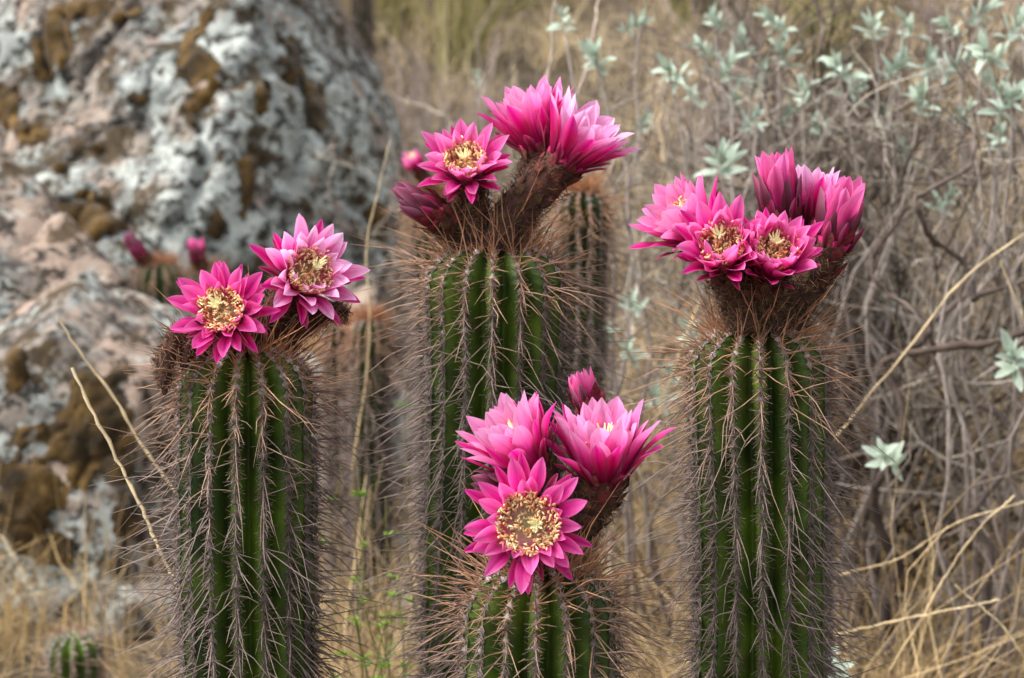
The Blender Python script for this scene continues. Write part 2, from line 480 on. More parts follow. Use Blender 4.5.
# ------------------------------------------------------------------ cactus
C_SP_NEW = lin(184, 132, 94); C_SP_TAN = lin(154, 120, 96); C_SP_OLD = lin(122, 106, 99)
def cactus_stem(root, base, H, Rr, nrib, tiltx=0.0, tilty=0.0, dome=0.75, depth=0.34, detail=1.0, seed=0, bright=1.0, long_sp=1.15, crown=.12, tone=None):
    rng = np.random.default_rng(100 + seed)
    C_SP_NEW_ = C_SP_NEW if tone is None else np.asarray(tone)
    hd = Rr * dome
    a = np.linspace(0.0, math.pi / 2, 26)
    prof_r = np.concatenate([Rr * np.sin(a) ** 0.82, np.full(int(70 * detail) + 12, Rr)])
    zc = np.linspace(H - hd, -0.05, int(70 * detail) + 13)[1:]
    prof_z = np.concatenate([H - hd + hd * np.cos(a), zc])
    below = np.clip((H - hd - prof_z) / 0.5, 0, 1)
    prof_r = prof_r * (1 - 0.06 * below) * (1 + 0.02 * np.sin(prof_z * 21 + seed))
    s = np.concatenate([[0], np.cumsum(np.hypot(np.diff(prof_r), np.diff(prof_z)))])
    tr = np.gradient(prof_r, s); tz = np.gradient(prof_z, s)
    nr, nz = -tz, tr
    nl = np.hypot(nr, nz); nr, nz = nr / nl, nz / nl
    def cen(z): return np.stack([tiltx * z + 0.004 * np.sin(z * 7 + seed), tilty * z + 0.003 * np.sin(z * 6 + seed * 2), np.zeros_like(z)], -1)
    th0 = seed * 0.37
    twist = 0.10 * math.sin(seed * 3.1)
    per = 10 if detail > 0.7 else 6
    nt_ = nrib * per
    th = np.arange(nt_) * 2 * math.pi / nt_
    # ridge rows sit at th = k * 2pi/n
    ridge = np.abs(np.cos(th * nrib / 2)) ** 0.9
    dep = depth * Rr * np.clip(prof_r / (0.55 * Rr), 0, 1)
    step = 0.0088
    tub = 0.0011 * np.cos(2 * math.pi * s / step)
    rr = prof_r[:, None] - dep[:, None] * (1 - ridge[None]) + tub[:, None] * (ridge[None] > 0.75) * (prof_r[:, None] > 0.02)
    tht = th[None] + th0 + twist * (H - prof_z)[:, None]
    V = np.stack([rr * np.cos(tht), rr * np.sin(tht), np.broadcast_to(prof_z[:, None], rr.shape)], -1) + cen(prof_z)[:, None]
    K = len(prof_r)
    ii = np.arange(K * nt_).reshape(K, nt_)
    Q = np.stack([ii[:-1], ii[1:], np.roll(ii[1:], -1, 1), np.roll(ii[:-1], -1, 1)], -1).reshape(-1, 4)
    n = fbm(V * 25 + seed, 3, seed)
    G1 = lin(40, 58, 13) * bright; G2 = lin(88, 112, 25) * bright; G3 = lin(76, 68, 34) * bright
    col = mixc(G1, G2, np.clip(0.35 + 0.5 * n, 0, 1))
    n2 = np.clip(fbm(V * 60 + 9, 2, seed + 4) - 0.45, 0, 1)
    col = mixc(col.reshape(-1, 3), G3, np.clip(n2.reshape(-1) * 1.5, 0, 1))
    build('stem', V.reshape(-1, 3), Q, C=col, mat=M_STEM, parent=root)
    # areoles ---------------------------------------------------------
    spos = []
    ss = 0.010
    while ss < s[-1] - 0.06:
        spos.append(ss); ss += step
    spos = np.array(spos)
    A, Nn, Tn, age = [], [], [], []
    for k in range(nrib):
        sp = spos + rng.normal(0, 0.0007, len(spos)) + (k % 2) * step * 0.5
        r_ = np.interp(sp, s, prof_r) + 0.0008; z_ = np.interp(sp, s, prof_z)
        keep = (r_ > Rr * 0.28)
        sp, r_, z_ = sp[keep], r_[keep], z_[keep]
        t_ = k * 2 * math.pi / nrib + th0 + twist * (H - z_)
        n_r = np.interp(sp, s, nr); n_z = np.interp(sp, s, nz)
        A.append(np.stack([r_ * np.cos(t_), r_ * np.sin(t_), z_], -1) + cen(z_))
        Nn.append(np.stack([n_r * np.cos(t_), n_r * np.sin(t_), n_z], -1))
        Tn.append(np.stack([-np.sin(t_), np.cos(t_), 0 * t_], -1))
        age.append(sp)
    A = np.concatenate(A); Nn = unit(np.concatenate(Nn)); Tn = np.concatenate(Tn); age = np.concatenate(age)
    Dn = np.cross(Nn, Tn); Dn = np.where(Dn[:, 2:3] > 0, -Dn, Dn)      # down along the rib
    # skip the back half's thinning: everything is built all round, thinner far below the frame
    low = age > 0.46
    bag = Bag()
    # radial spines
    m = 12 if detail > 0.7 else 8; fat = 1.0 if detail > 0.7 else 1.2
    for j in range(m):
        sel = (~low) | (rng.random(len(A)) < 0.35)
        a_, n_, t_, d_, g_ = A[sel], Nn[sel], Tn[sel], Dn[sel], age[sel]
        psi = 2 * math.pi * (j + rng.random(len(a_)) * 0.8) / m
        dr = unit(n_ * rng.uniform(0.25, 0.8, (len(a_), 1)) + t_ * np.cos(psi)[:, None] + d_ * (np.sin(psi) * 0.9 + 0.15)[:, None])
        Ln = rng.uniform(0.005, 0.0125, len(a_)) * (1 - 0.2 * (g_ < 0.05))
        c = mixc(C_SP_NEW_, C_SP_OLD, np.clip((g_ - 0.02) / 0.09 + rng.normal(0, .2, len(a_)), 0, 1)) * rng.uniform(0.65, 1.2, (len(a_), 1))
        P = np.stack([a_, a_ + dr * Ln[:, None]], 1)
        bag.add(*strands(P, np.array([[0.00048, 0.00016]]) * fat, 3, c))
    # central spines
    for j in range(4):
        prob = (1.0, 0.75, 0.45, 0.15)[j]
        sel = rng.random(len(A)) < np.where(low, prob * 0.4, prob + .4 * (age < .085))
        a_, n_, t_, d_, g_ = A[sel], Nn[sel], Tn[sel], Dn[sel], age[sel]
        N = len(a_)
        dr = unit(n_ * 1.0 + t_ * rng.normal(0, 0.42, (N, 1)) + d_ * rng.normal(0.28, 0.42, (N, 1)) + np.array([0, 0, 1.0]) * np.clip(0.08 - g_ * 2, -0.12, 0.25)[:, None])
        Ln = np.clip(rng.gamma(3.4, 0.0095, N), 0.010, 0.070) * long_sp
        c = mixc(C_SP_NEW_, C_SP_TAN, np.clip((g_ - 0.01) / 0.06, 0, 1))
        c = mixc(c, C_SP_OLD, np.clip((g_ - 0.06) / 0.1 + rng.normal(0, .25, N), 0, 1)) * rng.uniform(0.7, 1.25, (N, 1))
        side = unit(rng.normal(size=(N, 3))) * (Ln * 0.05)[:, None]
        P = np.stack([a_, a_ + dr * Ln[:, None] * 0.5 + side, a_ + dr * Ln[:, None] + d_ * (Ln * 0.06)[:, None]], 1)
        rad = np.stack([np.full(N, 0.00066), np.full(N, 0.00052), np.full(N, 0.00012)], 1) * fat
        bag.add(*strands(P, rad, 3, c))
    # bristly wool at the growing tip
    N = int(520 * detail * crown)
    if N:
        rr_ = Rr * 0.62 * np.sqrt(rng.random(N)); tt = rng.random(N) * 2 * math.pi
        zz = np.interp(rr_, prof_r[:26], prof_z[:26])
        P0 = np.stack([rr_ * np.cos(tt), rr_ * np.sin(tt), zz], -1) + cen(zz)
        out = np.stack([np.cos(tt), np.sin(tt), 0 * tt], -1)
        dr = unit(out * (rr_ / Rr)[:, None] * 1.5 + np.array([0, 0, 1.0]) + rng.normal(0, .35, (N, 3)))
        Ln = rng.uniform(0.008, 0.034, N)
        c = mixc(lin(120, 84, 60), lin(196, 136, 92), rng.random(N))
        bag.add(*strands(np.stack([P0, P0 + dr * Ln[:, None]], 1), np.array([[0.0008, 0.0002]]), 3, c))
    sp_ = bag.build('spine_cover', M_SPINE, root); tag(sp_, 'long needle spines, rust-tan at the crown and grey lower down', kind='stuff')
    # areole wool cushions
    bw = Bag()
    sel = (~low) | (rng.random(len(A)) < 0.5)
    a_, n_, t_, d_, g_ = A[sel], Nn[sel], Tn[sel], Dn[sel], age[sel]
    N = len(a_)
    ra = rng.uniform(0.0030, 0.0042, (N, 1))
    cw = mixc(lin(166, 156, 156), lin(104, 92, 86), np.clip(g_ / 0.12 + rng.normal(0, .2, N), 0, 1)) * rng.uniform(.8, 1.15, (N, 1))
    o6 = np.stack([a_ + t_ * ra, a_ + d_ * ra * 1.2, a_ - t_ * ra, a_ - d_ * ra * 1.2, a_ + n_ * ra * 0.9, a_ - n_ * ra * .5], 1)
    b0 = (np.arange(N) * 6)[:, None, None]
    tri = b0 + np.array([[0, 1, 4], [1, 2, 4], [2, 3, 4], [3, 0, 4]])[None]
    bw.add(o6.reshape(-1, 3), None, np.repeat(cw, 6, 0), tri.reshape(-1, 3))
    for j in range(8 if detail > .7 else 2):
        dr = unit(n_ * .5 + rng.normal(0, .8, (N, 3)))
        P = np.stack([a_, a_ + dr * rng.uniform(.002, .0045, (N, 1))], 1)
        bw.add(*strands(P, np.array([[0.0005, 0.0002]]), 3, cw))
    w_ = bw.build('areole_wool', M_WOOL, root); tag(w_, 'grey woolly areoles in rows along the ribs', kind='stuff')
    apex = np.array([tiltx * H, tilty * H, H])
    return apex

# ------------------------------------------------------------------ flowers
K_DEEP = lin(206, 4, 108); K_HOT = lin(238, 20, 160); K_PALE = lin(255, 206, 244); K_DARK = lin(134, 8, 58); K_BROWN = lin(84, 34, 36)

def petal_mesh(L, W, a0, a1, r0, z0, phi, cup, cb, cm, ct, rng, twist=0.0, sharp=1.0, wave=0.0):
    """one lanceolate petal: spine curve leaving the axis at a0 and ending at a1 (radians from the axis)"""
    ns, nw = 11, 7
    s = np.linspace(0, 1, ns)
    al = a0 + (a1 - a0) * s ** 1.15
    ds = L / (ns - 1)
    rad = r0 + np.concatenate([[0], np.cumsum(np.sin((al[1:] + al[:-1]) / 2) * ds)])
    zz = z0 + np.concatenate([[0], np.cumsum(np.cos((al[1:] + al[:-1]) / 2) * ds)])
    w = W * L * (0.36 + 0.64 * np.sin(np.clip(s / 0.60, 0, 1) * math.pi / 2) ** 1.2) * (1 - np.clip((s - .5) / .5, 0, 1) ** (2.1 / sharp)) ** .8
    w[-1] = 0.0006
    u = np.linspace(-1, 1, nw)
    ca, sa = np.cos(al), np.sin(al)
    off = cup * w[:, None] * (u[None] ** 2) - 0.05 * w[:, None] * np.exp(-(u[None] / .25) ** 2)
    off = off + wave * w[:, None] * np.sin(s[:, None] * 9 + phi * 5) * np.abs(u[None]) ** 2 * np.sign(u[None])
    x = rad[:, None] - off * ca[:, None]          # toward the axis when cupped
    z = zz[:, None] + off * sa[:, None]
    y = w[:, None] * u[None] * 0.5 * (1 - 0.12 * abs(cup) * u[None] ** 2)
    tw = twist * s[:, None]
    x = x + y * tw * ca[:, None]; z = z - y * tw * sa[:, None]
    y = y + 0.10 * L * math.sin(phi * 13.7) * 0.4 * (s[:, None] ** 2)
    X = x * math.cos(phi) - y * math.sin(phi)
    Y = x * math.sin(phi) + y * math.cos(phi)
    V = np.stack([X, Y, z], -1).reshape(-1, 3)
    ii = np.arange(ns * nw).reshape(ns, nw)
    Q = np.stack([ii[:-1, :-1], ii[1:, :-1], ii[1:, 1:], ii[:-1, 1:]], -1).reshape(-1, 4)
    c = np.where((s < 0.45)[:, None], mixc(cb, cm, np.clip(s / 0.45, 0, 1)), mixc(cm, ct, np.clip((s - 0.45) / 0.5, 0, 1)))
    C = np.repeat(c[:, None], nw, 1)
    edge = (np.abs(u) ** 2)[None, :, None]
    C = C + 0.28 * edge * (K_PALE - C) * np.clip(s, 0, 1)[:, None, None]
    vein = np.exp(-(u / .16) ** 2)[None, :, None]
    C = C * (1 - 0.16 * vein)
    C = C * rng.uniform(0.9, 1.08)
    uv = np.stack([np.broadcast_to(u[None], (ns, nw)), np.broadcast_to(s[:, None], (ns, nw)), np.full((ns, nw), rng.random())], -1)
    return V, Q, C.reshape(-1, 3), uv.reshape(-1, 3)

def frame(axis):
    a = Vector(axis).normalized()
    return np.array(a.to_track_quat('Z', 'Y').to_matrix())

def flower(root, origin, base, mouth, axis, L, opn, seed, rm=0.015, tr0=0.012, whorls=None, stam=1.0, pale=0.5, hair=1.0, label=None,
           name='flower', bend=0.6, nsc=1.0, stigma_off=(0.1, 0.1), tubecol=0.0):
    """base/mouth are world points, opn 0 (bud) .. 1 (flat open)"""
    rng = np.random.default_rng(500 + seed)
    axis = unit(np.array(axis, float))
    base, mouth = np.asarray(base, float), np.asarray(mouth, float)
    Lt = np.linalg.norm(mouth - base)
    b1 = base + np.array([0, 0, 1.0]) * Lt * 0.35
    b2 = mouth - axis * Lt * bend * 0.7
    K = 16
    cv = bez(base, b1, b2, mouth, K)
    s = np.linspace(0, 1, K)
    rad = tr0 + (rm - tr0) * s ** 1.3
    rad = rad * (1 + 0.05 * np.sin(s * 21 + seed))
    # tube surface ----------------------------------------------------
    T = unit(np.gradient(cv, axis=0))
    X = frame(axis)[:, 0]
    u = unit(X[None] - (T @ X)[:, None] * T); v = np.cross(T, u)
    ns = 14
    an = np.arange(ns) * 2 * math.pi / ns
    lump = 1 + 0.10 * np.sin(an[None] * 5 + s[:, None] * 25) * np.sin(s[:, None] * 30)
    V = cv[:, None] + (rad[:, None] * lump)[..., None] * (np.cos(an)[None, :, None] * u[:, None] + np.sin(an)[None, :, None] * v[:, None])
    ii = np.arange(K * ns).reshape(K, ns)
    Q = np.stack([ii[:-1], np.roll(ii[:-1], -1, 1), np.roll(ii[1:], -1, 1), ii[1:]], -1).reshape(-1, 4)
    cb = lin(58, 42, 34); ct = lin(78, 44, 34)
    C = np.repeat(mixc(cb, ct, s)[:, None], ns, 1)
    # closed bottom of the cup: the mouth is capped a little inside
    cap = len(V.reshape(-1, 3))
    Vf = np.concatenate([V.reshape(-1, 3), [mouth - axis * 0.010]])
    tri = [[ii[-1, j], ii[-1, (j + 1) % ns], cap] for j in range(ns)]
    C[-1] = K_DEEP; Cf = np.concatenate([C.reshape(-1, 3), [lin(252, 236, 190)]])
    fl = build(name, Vf - mouth, Q, tri, Cf, M_TUBE, root, loc=mouth - origin)
    if label: fl['label'] = label
    Mx = frame(axis)
    # scales and hair on the tube --------------------------------------
    bag = Bag()
    nsca = int(46 * nsc)
    for i in range(nsca):
        t = 0.12 + 0.88 * (i + .5) / nsca
        k = min(int(t * (K - 1)), K - 2)
        f = t * (K - 1) - k
        pc = cv[k] * (1 - f) + cv[k + 1] * f
        a = i * 2.399 + seed
        nrm = math.cos(a) * u[k] + math.sin(a) * v[k]
        tg = np.cross(T[k], nrm)
        ln = (0.007 + 0.011 * t) * rng.uniform(.8, 1.2); wd = 0.0032 + 0.0022 * t
        p0 = pc + nrm * rad[k] * 0.96
        p1 = p0 + T[k] * ln * .55 + nrm * ln * .22
        p2 = p0 + T[k] * ln + nrm * ln * (.18 + .25 * rng.random())
        cs = mixc(lin(74, 60, 34), lin(112, 22, 42), np.clip(t * 1.3 - .45 + rng.normal(0, .15), 0, 1))
        VV = np.array([p0 - tg * wd * .8, p0 + tg * wd * .8, p1 + tg * wd, p1 + nrm * .0012, p1 - tg * wd, p2])
        bag.add(VV, None, np.array([cs * .7, cs * .7, cs, cs * 1.15, cs, cs * .8 + lin(60, 30, 30) * .2]), [[0, 1, 3], [1, 2, 3], [0, 3, 4], [4, 3, 5], [3, 2, 5]])
    nh = int(620 * hair)
    if nh:
        t = rng.random(nh) ** 1.35 * 0.9
        k = np.clip((t * (K - 1)).astype(int), 0, K - 2); f = (t * (K - 1) - k)[:, None]
        pc = cv[k] * (1 - f) + cv[k + 1] * f
        a = rng.random(nh) * 2 * math.pi
        nrm = np.cos(a)[:, None] * u[k] + np.sin(a)[:, None] * v[k]
        p0 = pc + nrm * (rad[k] * .97)[:, None]
        dr = unit(nrm + T[k] * rng.normal(.55, .5, (nh, 1)) + rng.normal(0, .45, (nh, 3)))
        ln = rng.uniform(.005, .015, (nh, 1))
        P = np.stack([p0, p0 + dr * ln * .5, p0 + unit(dr + rng.normal(0, .5, (nh, 3))) * ln], 1)
        ch = mixc(lin(50, 34, 26), lin(126, 96, 74), rng.random(nh))
        bag.add(*strands(P, np.array([[.00042, .00034, .00012]]), 3, ch))
    if bag.n:
        o = bag.build('tube_wool', M_TUBE, fl, off=mouth); o['kind'] = 'stuff'
    # petals -----------------------------------------------------------
    if whorls is None:
        d = math.radians
        whorls = [  # n, length, width, a0, a1, r, z, cup, cols
            (8, 0.70, 0.22, d(25 + 35 * opn), d(20 + 85 * opn), 1.0, -.010, .1, 'dark'),
            (11, 0.98, 0.27, d(14 + 44 * opn), d(8 + 86 * opn), 1.0, -.005, .14, 'outer'),
            (11, 1.0, 0.36, d(8 + 36 * opn), d(2 + 76 * opn), .98, -.002, .18, 'mid'),
            (10, 0.94, 0.40, d(4 + 24 * opn), d(-2 + 58 * opn), .93, .0, .24, 'inner'),
            (9, 0.80, 0.42, d(2 + 12 * opn), d(-6 + 42 * opn), .88, .002, .28, 'inner')]
    cols = {'dark': (K_BROWN, K_DARK, K_DEEP * .8), 'outer': (K_DARK, K_DEEP, K_HOT * .9),
            'mid': (K_DEEP, mixc(K_HOT, K_PALE, pale * .1), mixc(K_HOT, K_PALE, pale * .95)), 'inner': (mixc(K_HOT, lin(252, 220, 200), .35), mixc(K_HOT, K_PALE, pale * .45), mixc(K_HOT, K_PALE, min(1, pale * 1.3))),
            'bud': (K_BROWN, lin(112, 34, 58), lin(160, 84, 112)), 'pinkbud': (K_DARK, lin(214, 50, 130), lin(236, 110, 178))}
    for wi, (n, l, w, a0, a1, rr, z, cup, cn) in enumerate(whorls):
        ph0 = rng.random() * 6.28
        for i in range(n):
            ph = ph0 + 2 * math.pi * (i + rng.normal(0, .18)) / n
            cb_, cm_, ct_ = cols[cn]
            V, Q, C, UV = petal_mesh(L * l * rng.uniform(.84, 1.10), w * rng.uniform(.9, 1.1) * .5 * 2, a0 + rng.normal(0, .08), a1 + rng.normal(0, .17),
                                 rm * rr, z, ph, cup * rng.uniform(.6, 1.3), cb_, cm_, ct_, rng, twist=rng.normal(0, .22), sharp=rng.uniform(.85, 1.25), wave=rng.uniform(.03, .12))
            pe = build('petal', V @ Mx.T, Q, C=C, mat=M_PETAL, parent=fl)
            at = pe.data.attributes.new('puv', 'FLOAT_VECTOR', 'POINT')
            at.data.foreach_set('vector', UV.astype(np.float32).ravel())
    if stam > 0:
        # stamens line the wall of the cup and arch inward --------------
        N = int(280 * stam)
        bs = Bag()
        rc = rm + L * 0.22 * (0.4 + .6 * opn)
        ph = rng.random(N) * 2 * math.pi
        q = np.where(rng.random(N) < .8, .42 + .58 * np.sqrt(rng.random(N)), .1 + .3 * rng.random(N))
        r0_ = rm * (.25 + .6 * q)
        r1_ = rc * (.04 + .82 * q)
        hz = L * (0.30 + 0.22 * q + rng.normal(0, .05, N))
        def pol(r, p, z): return np.stack([r * np.cos(p), r * np.sin(p), z], -1)
        p0 = pol(r0_ * .8, ph, np.full(N, -.006)); p3 = pol(r1_, ph + rng.normal(0, .12, N), hz)
        p1 = pol(r0_ + (r1_ - r0_) * .6, ph, hz * .45)
        P = np.stack([p0, p1, (p1 + p3) / 2 + pol(r1_ * .05, ph, hz * .04), p3], 1)
        red = np.clip((q - .3) * 1.6, 0, 1) * rng.random(N) ** .6
        cf = np.stack([mixc(lin(252, 240, 190), K_HOT, red), mixc(lin(255, 240, 180), lin(248, 60, 110), red),
                       mixc(lin(255, 238, 180), lin(248, 80, 100), red), np.broadcast_to(lin(254, 240, 206), (N, 3))], 1)
        bs.add(*strands(P, np.array([[.0006, .00055, .0005, .0004]]), 3, cf))
        # added pale cup floor, raised above the filament roots to lighten the shaded hollow
        an_ = np.arange(20) * 2 * math.pi / 20
        fr_ = [(0.0, .02 * L), (.35 * rm, .05 * L), (.7 * rm, .14 * L), (.98 * rm, .26 * L)]
        fv = np.concatenate([pol(np.full(20, r), an_, np.full(20, z)) for r, z in fr_])
        fi = np.arange(80).reshape(4, 20)
        fq = np.stack([fi[:-1], np.roll(fi[:-1], -1, 1), np.roll(fi[1:], -1, 1), fi[1:]], -1).reshape(-1, 4)
        bs.add(fv, fq, np.repeat(np.array([lin(255, 250, 200), lin(255, 246, 214), lin(255, 170, 190), lin(250, 60, 160)]), 20, 0))
        # anthers: little oblong grains
        da = unit(rng.normal(size=(N, 3)) + np.array([0, 0, .6]))
        ca = mixc(lin(255, 246, 200), lin(255, 180, 116), rng.random(N) ** 1.2)
        bs.add(*strands(np.stack([p3 - da * .0019, p3, p3 + da * .0019], 1), np.array([[.0004, .0009, .0004]]), 4, ca))
        o = build('stamens', np.concatenate(bs.V) @ Mx.T, np.concatenate(bs.Q), C=np.concatenate(bs.C), mat=M_STAMEN, parent=fl); o['kind'] = 'stuff'
        # stigma: style with a star of pale lobes -----------------------
        so = np.array([stigma_off[0] * rc, stigma_off[1] * rc, 0])
        top = np.array([0, 0, L * .46]) + so
        lb = 11
        pa = np.arange(lb) * 2 * math.pi / lb
        tip = top + np.stack([np.cos(pa) * .0058 + rng.normal(0, .0014, lb), np.sin(pa) * .0058 + rng.normal(0, .0014, lb), np.full(lb, .010) + rng.normal(0, .002, lb)], -1)
        mid = (top + tip) / 2 + np.stack([np.cos(pa) * .0012, np.sin(pa) * .0012, np.full(lb, -.001)], -1)
        bt = Bag()
        bt.add(*strands(np.stack([np.broadcast_to(top, tip.shape), mid, tip], 1), np.array([[.0011, .0011, .0005]]), 5, lin(255, 250, 206)))
        bt.add(*strands(np.array([[[0, 0, -.004], so * .6 + [0, 0, L * .25], top]]), np.array([[.0014, .0013, .0012]]), 6, lin(248, 226, 170)))
        build('stigma', np.concatenate(bt.V) @ Mx.T, np.concatenate(bt.Q), C=np.concatenate(bt.C), mat=M_STAMEN, parent=fl)
    return fl

dg = math.radians
BUD = [(6, .62, .34, dg(16), dg(-14), 1.0, -.008, .3, 'dark'), (6, .85, .36, dg(12), dg(-16), .92, -.004, .34, 'bud'), (6, 1.0, .36, dg(9), dg(-17), .8, 0, .36, 'bud')]
PBUD = [(6, .60, .34, dg(16), dg(-10), 1.0, -.008, .3, 'dark'), (7, .88, .34, dg(14), dg(-12), .95, -.004, .34, 'bud'), (6, 1.0, .36, dg(10), dg(-10), .85, 0, .36, 'pinkbud'), (5, .98, .36, dg(6), dg(-8), .7, 0, .36, 'mid')]

HALF = [(6, .55, .30, dg(18), dg(0), 1.0, -.009, .25, 'dark'), (7, .82, .34, dg(12), dg(-6), .97, -.004, .3, 'bud'), (7, 1.0, .36, dg(9), dg(-8), .9, 0, .32, 'pinkbud'),
        (7, .98, .38, dg(7), dg(-4), .8, 0, .32, 'mid')]

def dirv(x, up, tow):
    """direction as seen: right, up, toward the viewer"""
    return np.array([x, -tow, up], float)

def make_cactus(ax, ay, d, label, Rr, nrib, seed, tiltx=0.0, tilty=0.0, **kw):
    apex = px(ax, ay, d)
    H0 = apex[2]
    bx, by = apex[0] - tiltx * H0, apex[1] - tilty * H0
    gz_ = float(terrain_h(bx, by))
    base = np.array([apex[0] - tiltx * (H0 - gz_), apex[1] - tilty * (H0 - gz_), gz_])
    root = empty('columnar_cactus', base)
    tag(root, label, 'cactus', kw.pop('group', 'flowering columnar cacti'))
    cactus_stem(root, base, H0 - gz_, Rr, nrib, tiltx, tilty, seed=seed, **kw)
    return root, base

# --- left cactus ---------------------------------------------------------
dL = 1.84
rl, bl = make_cactus(244, 346, dL, 'ribbed cactus with two wide open pink flowers and withered brown ones, before the boulders', 0.0585, 16, 1, tiltx=-.018, dome=.70)
flower(rl, bl, px(232, 352, dL), px(225, 314, dL - .045), dirv(-.10, .34, .92), 0.0345, .86, 1, rm=.0165, pale=.15, stigma_off=(-.15, .2), label='wide open magenta flower, rounder of the two')
flower(rl, bl, px(262, 356, dL + .01), px(303, 278, dL - .02), dirv(.42, .40, .80), 0.0415, .80, 2, rm=.0165, pale=.85, stigma_off=(.2, .1), label='wide open pale pink flower leaning outward on a dark tube')
# withered flower
def withered(root, origin, pts, seed, name='withered_flower'):
    rng = np.random.default_rng(900 + seed)
    p = np.array(pts)
    K = 14
    cv = bez(p[0], p[1], p[2], p[3], K)
    s = np.linspace(0, 1, K)
    rad = .0045 + .0065 * np.sin(np.clip(s * 1.1, 0, 1) * math.pi) ** .8 * (1 - .3 * s) + .0012 * np.sin(s * 17)
    rad[-1] = .002
    bag = Bag()
    n0 = len(cv)
    V, Q, C = strands(cv[None], rad[None], 12, mixc(lin(96, 66, 50), lin(58, 38, 32), s)[None])
    V = V + fbm(V * 160, 2, seed)[:, None] * .003 * unit(rng.normal(size=V.shape))
    bag.add(V, Q, C)
    nh = 700
    k = rng.integers(0, K - 1, nh)
    nrm = unit(rng.normal(size=(nh, 3)))
    p0 = cv[k] + nrm * (rad[k] * .7)[:, None]
    dr = unit(nrm + (cv[k + 1] - cv[k]) * 60 + rng.normal(0, .5, (nh, 3)))
    P = np.stack([p0, p0 + dr * rng.uniform(.003, .007, (nh, 1)), p0 + unit(dr + rng.normal(0, .6, (nh, 3))) * rng.uniform(.007, .014, (nh, 1))], 1)
    bag.add(*strands(P, np.array([[.0005, .0004, .00015]]), 3, mixc(lin(70, 46, 34), lin(140, 104, 80), rng.random(nh))))
    o = bag.build(name, M_TUBE, root, off=origin)
    o['label'] = 'shrivelled brown hairy spent flower'
withered(rl, bl, [px(212, 356, dL - .01), px(186, 318, dL - .02), px(160, 332, dL - .04), px(165, 394, dL - .045)], 1)
withered(rl, bl, [px(222, 352, dL + .02), px(205, 325, dL - .0), px(190, 328, dL - .03), px(184, 368, dL - .04)], 2)
withered(rl, bl, [px(285, 350, dL + .02), px(300, 320, dL + .02), px(325, 306, dL + .01), px(347, 312, dL)], 3)

# --- tall centre cactus ----------------------------------------------------
dM = 1.96
rm_, bm_ = make_cactus(492, 243, dM, 'tall ribbed cactus crowned by three pink flowers on long brown tubes and one dark bud', 0.0640, 16, 2, dome=.62)
flower(rm_, bm_, px(474, 250, dM - .01), px(466, 170, dM - .03), dirv(-.05, .62, .78), 0.0385, .74, 4, rm=.0150, tr0=.0150, pale=.35, stigma_off=(0, 0), label='open pink flower showing its yellow stamens')
flower(rm_, bm_, px(505, 250, dM + .03), px(538, 140, dM + .03), dirv(-.30, .93, .12), 0.0560, .30, 5, rm=.0175, tr0=.0165, pale=.55, label='upright pink flower seen from the side')
flower(rm_, bm_, px(500, 250, dM - .02), px(568, 156, dM - .01), dirv(.55, .80, .16), 0.0560, .40, 6, rm=.0185, tr0=.0165, pale=.85, label='pale pink flower leaning outward seen from the side')
flower(rm_, bm_, px(470, 246, dM), px(434, 213, dM - .02), dirv(-.84, .48, .15), 0.0430, 0, 7, rm=.0135, tr0=.0145, whorls=BUD, stam=0, name='flower_bud', label='closed dark maroon bud')

# --- front cactus ----------------------------------------------------------
dF = 1.70
rf, bf = make_cactus(536, 562, dF, 'shortest flowering cactus, three big pink flowers and small buds, in front of the tall one', 0.0610, 16, 3, dome=.72)
flower(rf, bf, px(530, 566, dF - .01), px(528, 523, dF - .055), dirv(-.02, .18, .98), 0.0355, .90, 8, rm=.0215, tr0=.016, pale=.18, stam=1.5, stigma_off=(.22, -.05), label='largest wide open flower showing a yellow ring of stamens')
flower(rf, bf, px(545, 562, dF + .02), px(527, 460, dF + .01), dirv(-.55, .80, .18), 0.0520, .40, 9, rm=.0165, tr0=.014, pale=.65, label='half open pink flower leaning back toward the tall cactus')
flower(rf, bf, px(556, 566, dF + .02), px(603, 469, dF + .01), dirv(-.05, .97, .20), 0.0550, .38, 10, rm=.0185, tr0=.015, pale=.6, label='upright pink flower on a thick brown tube')
flower(rf, bf, px(528, 560, dF + .02), px(506, 487, dF + .0), dirv(-.92, .28, .2), 0.028, 0, 11, rm=.0095, tr0=.010, whorls=BUD, stam=0, name='flower_bud', label='small closed maroon bud')
flower(rf, bf, px(552, 556, dF + .05), px(588, 404, dF + .08), dirv(-.32, .94, 0), 0.029, 0, 12, rm=.0100, tr0=.010, whorls=PBUD, stam=0, name='flower_bud', label='closed pink bud standing upright')

